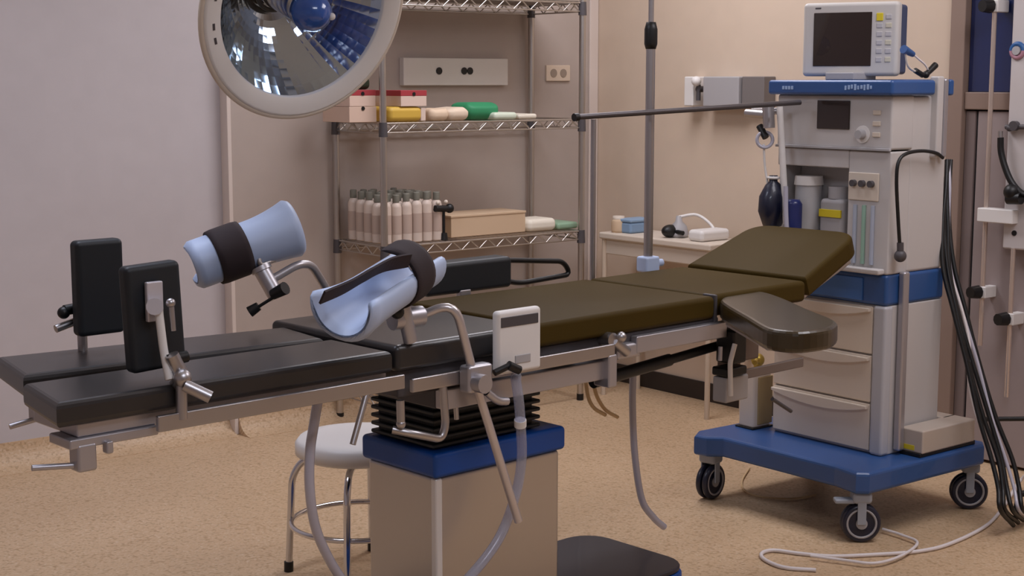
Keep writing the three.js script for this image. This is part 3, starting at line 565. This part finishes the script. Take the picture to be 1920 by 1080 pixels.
// trolley by the right wall with breathing parts on it
{ const x0 = 4.6, x1 = 4.86, z0 = -5.05, z1 = -4.35, h = 0.76;
  const t = thing('trolley', 'low white trolley by the wall behind the drip pole', 'trolley', V((x0 + x1) / 2, 0, (z0 + z1) / 2));
  obj('top', bx(x0, x1, h - 0.03, h, z0, z1, 0.008), M.cream, t);
  obj('apron', bx(x0 + 0.02, x1 - 0.02, h - 0.1, h - 0.028, z0 + 0.02, z1 - 0.02, 0.006), M.cream, t);
  for (const x of [x0 + 0.02, x1 - 0.02]) for (const z of [z0 + 0.02, z1 - 0.02]) obj('leg', rod(V(x, 0, z), V(x, h - 0.028, z), 0.012), M.warmPaint, t);
  const at = (px) => { const q = onX(px, 470, 4.72); q.y = h; return q; };
  const b = at(1190), bt = thing('blue_case', 'pale blue plastic case on the white trolley', 'case', V(b.x, h, b.z));
  obj('shell', bx(b.x - 0.07, b.x + 0.07, h, h + 0.05, b.z - 0.045, b.z + 0.045, 0.012, 3), S(0x7f9ab8, 0.5), bt); obj('lid', bx(b.x - 0.072, b.x + 0.072, h + 0.05, h + 0.065, b.z - 0.047, b.z + 0.047, 0.006), S(0x8aa5c2, 0.5), bt);
  const m = at(1272), mt = thing('breathing_mask', 'grey breathing mask with thin tube on the white trolley', 'mask', V(m.x, h, m.z));
  obj('cuff', lathe([[0.02, 0], [0.04, 0.002], [0.045, 0.015], [0.036, 0.05], [0.016, 0.07], [0.012, 0.095], [0.001, 0.095]], 24).translate(m.x, h, m.z), M.greyPlastic, mt);
  obj('tubing', tube([V(m.x, h + 0.09, m.z), V(m.x + 0.05, h + 0.1, m.z + 0.06), V(m.x + 0.06, h + 0.06, m.z + 0.14), V(m.x + 0.03, h + 0.012, m.z + 0.2)], 0.007, 24, 8), M.white, mt);
  const w = at(1318); 
  tag(obj('folded_towel', bx(w.x - 0.08, w.x + 0.1, h, h + 0.05, w.z - 0.02, w.z + 0.07, 0.018, 4), M.white), 'folded white towel on the trolley next to the grey mask', 'towel');
  const k = at(1268), kt = thing('hand_pump', 'black rubber hand pump lying on the white trolley', 'pump', V(k.x - 0.04, h, k.z));
  obj('bulb', new THREE.SphereGeometry(0.032, 18, 12).scale(1.4, 0.9, 1).translate(k.x - 0.04, h + 0.029, k.z), M.black, kt); obj('neck', rod(V(k.x - 0.03, h + 0.029, k.z), V(k.x - 0.03, h + 0.024, k.z + 0.07), 0.01), M.black, kt);
  const ot = thing('cream_jar', 'cream coloured squat jar on the corner of the trolley', 'jar', V(4.66, h, -4.98));
  obj('jar_body', lathe([[0.001, 0], [0.03, 0], [0.034, 0.01], [0.034, 0.05], [0.024, 0.062], [0.001, 0.062]], 24).translate(4.66, h, -4.98), M.carton, ot); obj('jar_lid', lathe([[0.026, 0.06], [0.027, 0.075], [0.001, 0.077]], 24).translate(4.66, h, -4.98), M.cream, ot);
}

// ---------------------------------------------------------------- anaesthesia machine
const am = thing('anaesthesia_machine', 'tall white and blue anaesthesia machine with drawers on a wheeled base', 'medical machine', V(4.02, 0, -3.18));
{ const FX = 3.91, ZN = -2.925, ZL = -3.39, BX = 4.215;
  obj('base', prism([V(3.69, 0, -2.85), V(3.72, 0, -2.82), V(4.32, 0, -2.81), V(4.36, 0, -2.84), V(4.36, 0, -3.5), V(4.32, 0, -3.54), V(3.72, 0, -3.56), V(3.66, 0, -3.52), V(3.67, 0, -3.47), V(3.71, 0, -3.43), V(3.71, 0, -2.95)], 0.165, 0.236, 0.012), M.machineBlue, am);
  const castor = (x, z, turn, brake) => {
    const r = 0.0625, w = obj('castor', [0.013, -0.013].flatMap((k) => [new THREE.TorusGeometry(r - 0.011, 0.011, 12, 36).translate(0, r, k), new THREE.CylinderGeometry(r - 0.015, r - 0.015, 0.012, 32).rotateX(Math.PI / 2).translate(0, r, k)]).map((g) => g.rotateY(turn).translate(x, 0, z)), M.navy, am);
    obj('hub', [0.021, -0.021].flatMap((k) => [new THREE.TorusGeometry(r - 0.017, 0.004, 8, 36).translate(0, r, k), new THREE.CylinderGeometry(0.018, 0.018, 0.008, 20).rotateX(Math.PI / 2).translate(0, r, k)]).map((g) => g.rotateY(turn).translate(x, 0, z)), M.greyPlastic, w);
    const f = [bx(-0.03, 0.03, 0.128, 0.166, -0.034, 0.034, 0.012, 3), bx(-0.016, 0.012, 0.06, 0.14, 0.026, 0.032, 0.003), bx(-0.016, 0.012, 0.06, 0.14, -0.032, -0.026, 0.003)];
    if (brake) f.push(bx(-0.085, -0.02, 0.125, 0.14, -0.02, 0.02, 0.006));
    obj('fork', f.map((g) => g.rotateY(turn).translate(x, 0, z)), S(0x9fa4ae, 0.45), w);
  };
  castor(3.735, -3.51, 0.15, false); castor(3.745, -2.87, -0.7, true); castor(4.33, -2.87, -0.75, false); castor(4.3, -3.5, 0.2, false);
  obj('cabinet', bx(FX + 0.012, BX, 0.236, 0.73, ZL, ZN, 0.006), M.machineWhite, am);
  [[0.247, 0.402], [0.408, 0.562], [0.568, 0.724]].forEach(([a, b]) => {
    const d = obj('drawer', bx(FX, FX + 0.014, a, b, ZL + 0.004, ZN - 0.05, 0.004), M.drawer, am);
    const s = new THREE.Shape(); s.moveTo(0, 0); s.quadraticCurveTo(0.21, -0.05, 0.40, 0); s.lineTo(0.40, 0.006); s.lineTo(0, 0.006); s.closePath();
    const g = new THREE.ExtrudeGeometry(s, { depth: 0.012, bevelEnabled: true, bevelThickness: 0.002, bevelSize: 0.002, bevelSegments: 2, curveSegments: 16 }).rotateY(-Math.PI / 2).translate(FX - 0.001, b - 0.014, ZL + 0.008);
    obj('handle_lip', g, M.cream, d);
  });
  obj('corner_post', bx(FX - 0.004, FX + 0.04, 0.236, 0.73, ZN - 0.048, ZN + 0.004, 0.012, 3), S(0xb6b6bc, 0.4), am);
  obj('blue_band', [bx(FX - 0.002, BX + 0.002, 0.73, 0.832, ZL - 0.002, ZN + 0.003, 0.012, 3)], M.machineBlue, am);
  obj('band_panel', bx(FX - 0.008, FX, 0.74, 0.815, ZL + 0.03, ZN - 0.09, 0.003), S(0x3d69a8, 0.45), am);
  obj('equipment_rail', [bx(3.965, 3.995, 0.25, 0.84, ZN + 0.004, ZN + 0.03, 0.008, 3)], M.alu, am);
  // upper tower
  obj('tower', bx(4.01, BX - 0.012, 0.832, 1.4, ZL, ZN, 0.01, 3), M.machineWhite, am);
  obj('tower_front', [bx(FX, 4.01, 0.832, 1.225, -3.09, ZN + 0.002, 0.006), bx(FX, 4.01, 1.165, 1.225, ZL, -3.09, 0.004)], M.machineWhite, am);
  obj('recess_side', bx(FX + 0.01, 4.01, 0.832, 1.165, ZL, ZL + 0.02, 0.003), M.machineWhite, am);
  // flow control panel with three knobs and tubes
  for (const k of [0, 1, 2]) { const z = -3.06 + k * 0.035, y = 1.12; obj('flow_knob', rod(V(FX + 0.002, y, z), V(FX - 0.02, y, z), 0.011), M.darkGrey, am); }
  obj('knob_panel', bx(FX - 0.006, FX, 1.065, 1.155, -3.085, -2.965, 0.003), M.cream, am);
  for (const k of [0, 1, 2]) obj('flow_tube', rod(V(FX - 0.004, 0.86, -3.055 + k * 0.035), V(FX - 0.004, 1.05, -3.055 + k * 0.035), 0.007), k === 1 ? S(0x8fb09f, 0.3) : S(0xa9b0c0, 0.3), am);
  obj('vaporiser', [bx(FX + 0.015, 4.0, 0.9, 1.06, -3.22, -3.12, 0.015, 3), rod(V(FX + 0.055, 1.06, -3.17), V(FX + 0.055, 1.1, -3.17), 0.035)], M.greyPlastic, am);
  obj('vaporiser_label', bx(FX + 0.009, FX + 0.016, 1.0, 1.025, -3.215, -3.125, 0.001), M.yellow, am);
  obj('soda_canister', rod(V(FX + 0.045, 0.86, -3.29), V(FX + 0.045, 1.1, -3.29), 0.045, 0.045, 24), S(0xc4c4c6, 0.3), am);
  obj('canister_cap', rod(V(FX + 0.045, 1.1, -3.29), V(FX + 0.045, 1.13, -3.29), 0.05, 0.046, 24), M.white, am);
  obj('work_ledge', bx(FX - 0.03, 4.01, 0.832, 0.85, ZL + 0.01, ZN - 0.01, 0.006), M.machineWhite, am);
  // ventilator display unit
  const vd = obj('display_unit', bx(FX - 0.004, 4.02, 1.23, 1.402, ZL - 0.004, ZN + 0.003, 0.008, 3), M.machineWhite, am);
  { const a = onX(1533, 188, FX - 0.007), b = onX(1592, 243, FX - 0.007); obj('screen', bx(FX - 0.009, FX - 0.003, b.y, a.y, a.z, b.z, 0.002), M.screen, vd); }
  { const k = onX(1617, 252, FX - 0.007); obj('dial', [rod(V(FX - 0.03, k.y, k.z), V(FX - 0.004, k.y, k.z), 0.014, 0.016, 24)], M.greyPlastic, vd); obj('dial_ring', rod(V(FX - 0.008, k.y, k.z), V(FX - 0.003, k.y, k.z), 0.028, 0.028, 28), M.white, vd); }
  obj('bezel_line', bx(FX - 0.012, FX - 0.002, 1.226, 1.235, ZL - 0.004, ZN + 0.003, 0.002), M.greyPlastic, vd);
  for (let k = 0; k < 3; k++) obj('key', bx(FX - 0.008, FX - 0.003, 1.27 + k * 0.035, 1.285 + k * 0.035, -2.995, -2.965, 0.002), M.cream, vd);
  // top tray
  const tr = obj('tray', bx(3.872, 4.1, 1.402, 1.45, -3.41, -2.9, 0.01, 3), M.machineBlue, am);
  { // pale lettering on the tray edge, too small to read in the photograph
    const marks = []; for (let k = 0; k < 9; k++) { const z = -3.085 + k * 0.0125; marks.push(bx(3.8705, 3.873, 1.418 + (k % 3) * 0.002, 1.432 + ((k * 5) % 4) * 0.0016, z, z + 0.007 + (k % 2) * 0.0015, 0.0006)); }
    for (let k = 0; k < 4; k++) { const z = -3.345 + k * 0.0125; marks.push(bx(3.8705, 3.873, 1.419, 1.43, z, z + 0.009, 0.0006)); }
    obj('lettering', marks, S(0x9db6dc, 0.5), tr);
  }
  obj('rear_post', bx(4.112, 4.145, 1.2, 1.462, -2.935, -2.9, 0.006), M.machineWhite, am);
  obj('equipment_rail', bx(4.15, 4.172, 1.2, 1.455, -2.925, -2.9, 0.008, 3), M.alu, am);
  obj('rear_cap', bx(4.175, 4.2, 1.4, 1.452, -3.3, -2.9, 0.008), M.machineBlue, am);
  // breathing system on the far end
  obj('bag_arm', [rod(V(3.93, 1.345, -3.39), V(3.86, 1.345, -3.47), 0.012), rod(onX(1440, 195, 3.84), onX(1442, 240, 3.84), 0.02), rod(onX(1400, 212, 3.84), onX(1445, 216, 3.84), 0.014)], M.steel, am);
  obj('valve', [rod(onX(1424, 236, 3.84), onX(1436, 258, 3.84), 0.012)], M.black, am);
  obj('gauge_ring', oriented(new THREE.TorusGeometry(0.026, 0.006, 10, 32), onX(1434, 262, 3.84), V(-1, 0.2, 1)), M.hose, am);
  obj('thin_tube', tube([onX(1432, 270, 3.84), onX(1434, 310, 3.84), onX(1440, 350, 3.84), onX(1446, 400, 3.84)], 0.004, 24, 8), M.white, am);
  obj('riser', rod(onX(1462, 200, 3.86), onX(1474, 420, 3.86), 0.011), M.white, am);
}
{ // breathing bag
  const p = onX(1450, 340, 3.85), t = thing('breathing_bag', 'dark navy breathing bag hanging at the end of the anaesthesia machine', 'breathing bag', V(p.x, p.y - 0.15, p.z));
  obj('bag', lathe([[0.001, -0.16], [0.035, -0.15], [0.055, -0.1], [0.052, -0.05], [0.03, -0.012], [0.016, 0.0], [0.016, 0.02], [0.001, 0.02]], 28).scale(1, 1, 0.8).translate(p.x, p.y, p.z), M.navy, t);
  obj('neck_ring', new THREE.TorusGeometry(0.017, 0.005, 8, 24).rotateX(Math.PI / 2).translate(p.x, p.y + 0.012, p.z), M.white, t);
  const q = onX(1488, 385, 3.86), u = thing('blue_canister', 'dark blue cylinder with pale hose beside the breathing bag', 'canister', V(q.x, 0.87, q.z));
  obj('cylinder', lathe([[0.001, 0.87], [0.026, 0.87], [0.029, 0.88], [0.029, 1.04], [0.02, 1.055], [0.001, 1.057]], 24).translate(q.x, 0, q.z), P(0x222c66, 0.35, 0, { clearcoat: 0.3 }), u);
  obj('pale_hose', tube([V(q.x - 0.03, 1.1, q.z - 0.01), V(q.x - 0.036, 1.0, q.z), V(q.x - 0.034, 0.9, q.z + 0.01)], 0.008, 20, 8), M.hose, u);
}
{ // monitor on the tray
  const c = onD(1597, 70, 5.02); c.y = 1.585; const toCam = C0.clone().sub(c).setY(0).normalize();
  const n = toCam.clone().applyAxisAngle(V(0, 1, 0), -0.28);
  const t = thing('patient_monitor', 'pale patient monitor with dark screen and yellow key on the blue tray', 'monitor', V(c.x, 1.45, c.z));
  const f = (g) => oriented(g, c, n), w = 0.325, h = 0.245, rb = (a, b, d, r = 0.004) => new RoundedBoxGeometry(a, b, d, 3, r);
  obj('bezel', f(rb(w, h, 0.05, 0.014)), S(0xc9c5c1, 0.45), t);
  obj('case', f(rb(w - 0.012, h - 0.012, 0.1, 0.012).translate(0, 0, -0.07)), S(0x3a4668, 0.5), t);
  obj('screen', f(rb(0.198, 0.178, 0.006, 0.002).translate(-0.025, 0.0, 0.0245)), M.screen, t);
  obj('alarm_key', f(rb(0.022, 0.026, 0.006, 0.002).translate(0.1, 0.072, 0.0255)), M.yellow, t);
  for (let i = 0; i < 2; i++) for (let j = 0; j < 6; j++) { if (!i && !j) continue; obj('key', f(rb(0.02, 0.016, 0.005, 0.002).translate(0.1 + i * 0.03, 0.072 - j * 0.028, 0.025)), i && j % 2 ? S(0xc9c3b0, 0.5) : S(0xb9b6b8, 0.5), t); }
  obj('logo', f(rb(0.02, 0.005, 0.001, 0.0004).translate(-0.11, 0.104, 0.0255)), M.darkGrey, t);
  obj('foot', [bx(c.x - 0.06, c.x + 0.06, 1.45, 1.475, c.z - 0.06, c.z + 0.06, 0.004)], M.greyPlastic, t);
}
{ // plugs and leads right of the monitor
  const z = -2.96, t = thing('sensor_lead', 'blue plug with black sensor clips lying on the tray beside the monitor', 'sensor lead', onZ(1715, 140, z).setY(1.45));
  obj('plug', [rod(onZ(1694, 92, z), onZ(1712, 102, z), 0.014, 0.009)], M.machineBlue, t);
  obj('lead', tube([onZ(1710, 100, z), onZ(1724, 112, z), onZ(1735, 122, z), onZ(1742, 135, z)], 0.003, 20, 6), M.cord, t);
  obj('lead', tube([onZ(1698, 100, z), onZ(1702, 122, z), onZ(1712, 132, z), onZ(1730, 138, z)], 0.004, 20, 6), M.cream, t);
  obj('clip', [rod(onZ(1738, 138, z), onZ(1754, 122, z), 0.009, 0.011), rod(onZ(1716, 132, z), onZ(1730, 141, z), 0.009), ball(onZ(1736, 140, z), 0.012)], M.black, t);
}
// hose on the machine's side
{ const z = -2.895, t = thing('black_hose', 'black hose arched over the side of the anaesthesia machine', 'hose', onZ(1688, 480, z));
  obj('hose', tube([[1688, 475], [1684, 410], [1681, 340], [1685, 303], [1700, 288], [1728, 283], [1755, 287], [1768, 296]].map(([x, y]) => onZ(x, y, z)), 0.0058, 60, 10), M.black, t);
  obj('connector', [ball(onZ(1688, 480, z), 0.02), rod(onZ(1688, 470, z), onZ(1688, 455, z), 0.011)], M.darkGrey, t);
}
// units standing on the machine base
{ const c = onY(1412, 806, 0.236), t = thing('absorber_unit', 'narrow cream unit with brass valve standing on the blue base', 'unit', V(c.x, 0.236, c.z - 0.03));
  obj('housing', bx(c.x, c.x + 0.09, 0.24, 0.43, c.z - 0.07, c.z, 0.008, 3), M.cream, t); obj('pad', bx(c.x - 0.008, c.x + 0.1, 0.236, 0.242, c.z - 0.078, c.z + 0.006, 0.002), M.black, t);
  obj('side_panel', bx(c.x + 0.02, c.x + 0.095, 0.25, 0.42, c.z - 0.005, c.z + 0.004, 0.003), S(0xa28a5e, 0.5), t);
  obj('valve', [rod(V(c.x + 0.05, 0.43, c.z - 0.03), V(c.x + 0.05, 0.46, c.z - 0.03), 0.014), ball(V(c.x + 0.05, 0.475, c.z - 0.03), 0.024), rod(V(c.x + 0.05, 0.475, c.z - 0.03), V(c.x - 0.0, 0.475, c.z - 0.0), 0.009)], M.brass, t);
}
{ const t = thing('power_box', 'beige power box with yellow sticker on the corner of the blue base', 'box', V(4.13, 0.236, -2.87));
  obj('housing', [bx(4.0, 4.29, 0.248, 0.325, -2.918, -2.828, 0.006), bx(4.222, 4.29, 0.248, 0.325, -3.0, -2.9, 0.006)], S(0xbfb2a6, 0.5), t);
  obj('sole', bx(3.995, 4.3, 0.236, 0.25, -2.915, -2.832, 0.003), M.black, t);
  obj('sticker', bx(3.9985, 4.0005, 0.256, 0.272, -2.9, -2.86, 0.0003), M.yellow, t);
}
// black supply cables falling from the back of the machine to the floor
{ const path = [[1778, 300], [1776, 350], [1775, 420], [1779, 500], [1797, 580], [1824, 680], [1852, 780], [1878, 860], [1890, 915], [1897, 955]];
  for (let k = 0; k < 5; k++) {
    const pts = path.map(([x, y], i) => onD(x + (k - 2) * (1.2 + i * 1.1) + Math.sin(i * 1.7 + k * 2) * 2.2, y, 5.02 - i * 0.03 + k * 0.022));
    pts.push(onY(1900 + k * 9, 985 - k * 5, 0.012));
    tag(obj('supply_cable', tube(pts, k === 3 ? 0.006 : 0.0078, 80, 8), k === 3 ? M.hose : M.black), k === 3 ? 'grey cable within the falling bundle of black cables' : 'black cable in the bundle falling beside the anaesthesia machine to the floor', 'cable', k === 3 ? undefined : 'black supply cables');
  }
  tag(obj('white_cable', tube([onD(1784, 520, 4.97), onD(1806, 590, 4.95), onD(1818, 650, 4.93), onD(1816, 710, 4.9), onD(1828, 770, 4.88), onD(1850, 830, 4.85), onY(1880, 930, 0.01)], 0.005, 60, 8), M.cord), 'white cable hanging loosely in front of the black cables', 'cable');
}
// white mains lead on the floor
tag(obj('mains_lead', tube([[1935, 880], [1910, 905], [1885, 945], [1850, 985], [1780, 1020], [1720, 1034], [1640, 1040], [1560, 1043], [1500, 1038], [1450, 1032], [1428, 1038], [1435, 1050], [1470, 1064], [1530, 1069]].map(([x, y], i) => onY(x, y, i === 0 ? 0.09 : i === 1 ? 0.03 : 0.0065)), 0.0062, 160, 8), M.cord), 'white mains lead sweeping across the floor in front of the castors', 'cable');
tag(obj('mains_lead', tube([[1520, 1042], [1580, 1050], [1640, 1056], [1690, 1042], [1720, 1018], [1690, 1003], [1655, 992]].map(([x, y]) => onY(x, y, 0.014)), 0.005, 80, 8), M.cord), 'thin white loop of lead on the floor behind the front castor', 'cable');
tag(obj('floor_cable', tube([[1405, 878], [1392, 900], [1395, 918], [1420, 930], [1480, 935], [1530, 928]].map(([x, y]) => onY(x, y, 0.005)), 0.0035, 60, 8), M.beigeTube), 'thin tan cable curled on the floor under the machine', 'cable');

// ---------------------------------------------------------------- supply panel and rails on the right wall
{ const x = 4.84, pz = onX(1886, 300, x).z;
  const t = thing('gas_supply_unit', 'white wall-mounted gas supply panel with black hose couplings', 'supply panel', V(WX, 0.85, pz + 0.15));
  const y0 = onX(1900, 468, x).y;
  obj('housing', bx(x, WX - 0.004, y0, 2.1, pz, pz + 0.36, 0.008), S(0xc6bfbe, 0.5), t);
  obj('bracket', bx(x - 0.035, x + 0.02, onX(1850, 415, x).y, onX(1850, 389, x).y, onX(1836, 400, x - 0.02).z, pz + 0.06, 0.004), M.white, t);
  const s = onX(1908, 95, x - 0.002);
  obj('outlet_ring', oriented(new THREE.TorusGeometry(0.024, 0.009, 10, 24, Math.PI), s, V(-1, 0, 0)), S(0x2d5c95, 0.4), t);
  obj('outlet_ring', oriented(new THREE.TorusGeometry(0.024, 0.009, 10, 24, Math.PI).rotateZ(Math.PI), s, V(-1, 0, 0)), S(0xb08090, 0.4), t);
  obj('outlet_core', rod(s.clone().add(V(0.004, 0, 0)), s.clone().add(V(-0.012, 0, 0)), 0.016), M.greyPlastic, t);
  const q = onX(1905, 236, x - 0.01);
  obj('coupling', [rod(q, q.clone().add(V(-0.02, 0, 0.0)), 0.018), rod(onX(1886, 238, x - 0.015), onX(1925, 238, x - 0.015), 0.009), ball(onX(1893, 240, x - 0.02), 0.013)], M.darkGrey, t);
  const hole = onX(1902, 437, x); obj('key_hole', rod(hole.clone().add(V(0.005, 0, 0)), hole.clone().add(V(-0.003, 0, 0)), 0.01), M.black, t);
  const hs = thing('gas_hose', 'thick black gas hose looping from the supply panel coupling', 'hose', onX(1890, 300, x - 0.04));
  obj('hose', tube([[1876, 258], [1877, 285], [1885, 315], [1897, 342], [1915, 362], [1940, 370]].map(([a, b]) => onX(a, b, x - 0.03)), 0.012, 40, 10), M.black, hs);
  obj('ferrule', rod(onX(1876, 262, x - 0.03), onX(1876, 246, x - 0.03), 0.009), M.steel, hs);
  obj('coupling', [ball(onX(1897, 360, x - 0.035), 0.03), rod(onX(1890, 372, x - 0.035), onX(1915, 372, x - 0.035), 0.022)], M.black, hs);
}
{ const x = 4.845, mk = (px, yTop, yBot, label, brackets) => {
    const a = onX(px, 300, x), t = thing('rail_pole', label, 'rail', V(x, onX(px, yBot, x).y, a.z));
    obj('tube', rod(V(x, yTop, a.z), V(x, onX(px, yBot, x).y, a.z), 0.009), S(0xd9c8bd, 0.25, 0.6), t);
    for (const py of brackets) { const b = onX(px, py, x); obj('bracket', bx(x - 0.012, WX + 0.006, b.y - 0.022, b.y + 0.022, a.z - 0.012, a.z + 0.02, 0.004), M.white, t); obj('knob', [rod(V(x - 0.01, b.y, a.z - 0.012), V(x - 0.05, b.y, a.z - 0.02), 0.026, 0.022, 10)], M.black, t); }
  };
  mk(1853, 2.0, 650, 'upright steel rail with two black knobs on the door', [12, 549]);
  mk(1908, 0.84, 748, 'short upright steel rail under the supply panel', [600]);
}
// edge of a low black trolley reaching into the room by the cables
{ const b = onY(1905, 975, 0), t = thing('small_trolley', 'low black wheeled stand behind the falling cables', 'trolley', V(b.x + 0.1, 0, b.z + 0.05));
  obj('frame', [tube([onY(1830, 1, 0).set(b.x - 0.06, 0.33, b.z - 0.12), V(b.x + 0.1, 0.33, b.z + 0.0), V(b.x + 0.3, 0.33, b.z + 0.16)], 0.008, 12, 8), rod(V(b.x + 0.1, 0.33, b.z), V(b.x + 0.1, 0.08, b.z), 0.01), rod(V(b.x, 0.09, b.z), V(b.x + 0.3, 0.09, b.z + 0.2), 0.011)], M.black, t);
  const r = 0.035; const w = obj('castor', [new THREE.TorusGeometry(r - 0.008, 0.008, 10, 28).translate(0, r, 0), new THREE.CylinderGeometry(0.012, 0.012, 0.02, 16).rotateX(Math.PI / 2).translate(0, r, 0)].map((g) => g.rotateY(0.5).translate(b.x, 0, b.z)), M.black, t);
  obj('fork', rod(V(b.x, r, b.z), V(b.x, 0.09, b.z), 0.006), M.darkGrey, w);
  obj('castor', [new THREE.TorusGeometry(r - 0.008, 0.008, 10, 28).translate(0, r, 0)].map((g) => g.rotateY(0.5).translate(b.x + 0.3, 0, b.z + 0.2)), M.black, t);
  obj('fork', rod(V(b.x + 0.3, r, b.z + 0.2), V(b.x + 0.3, 0.09, b.z + 0.2), 0.006), M.darkGrey, t);
}
renderer.render(scene, camera);
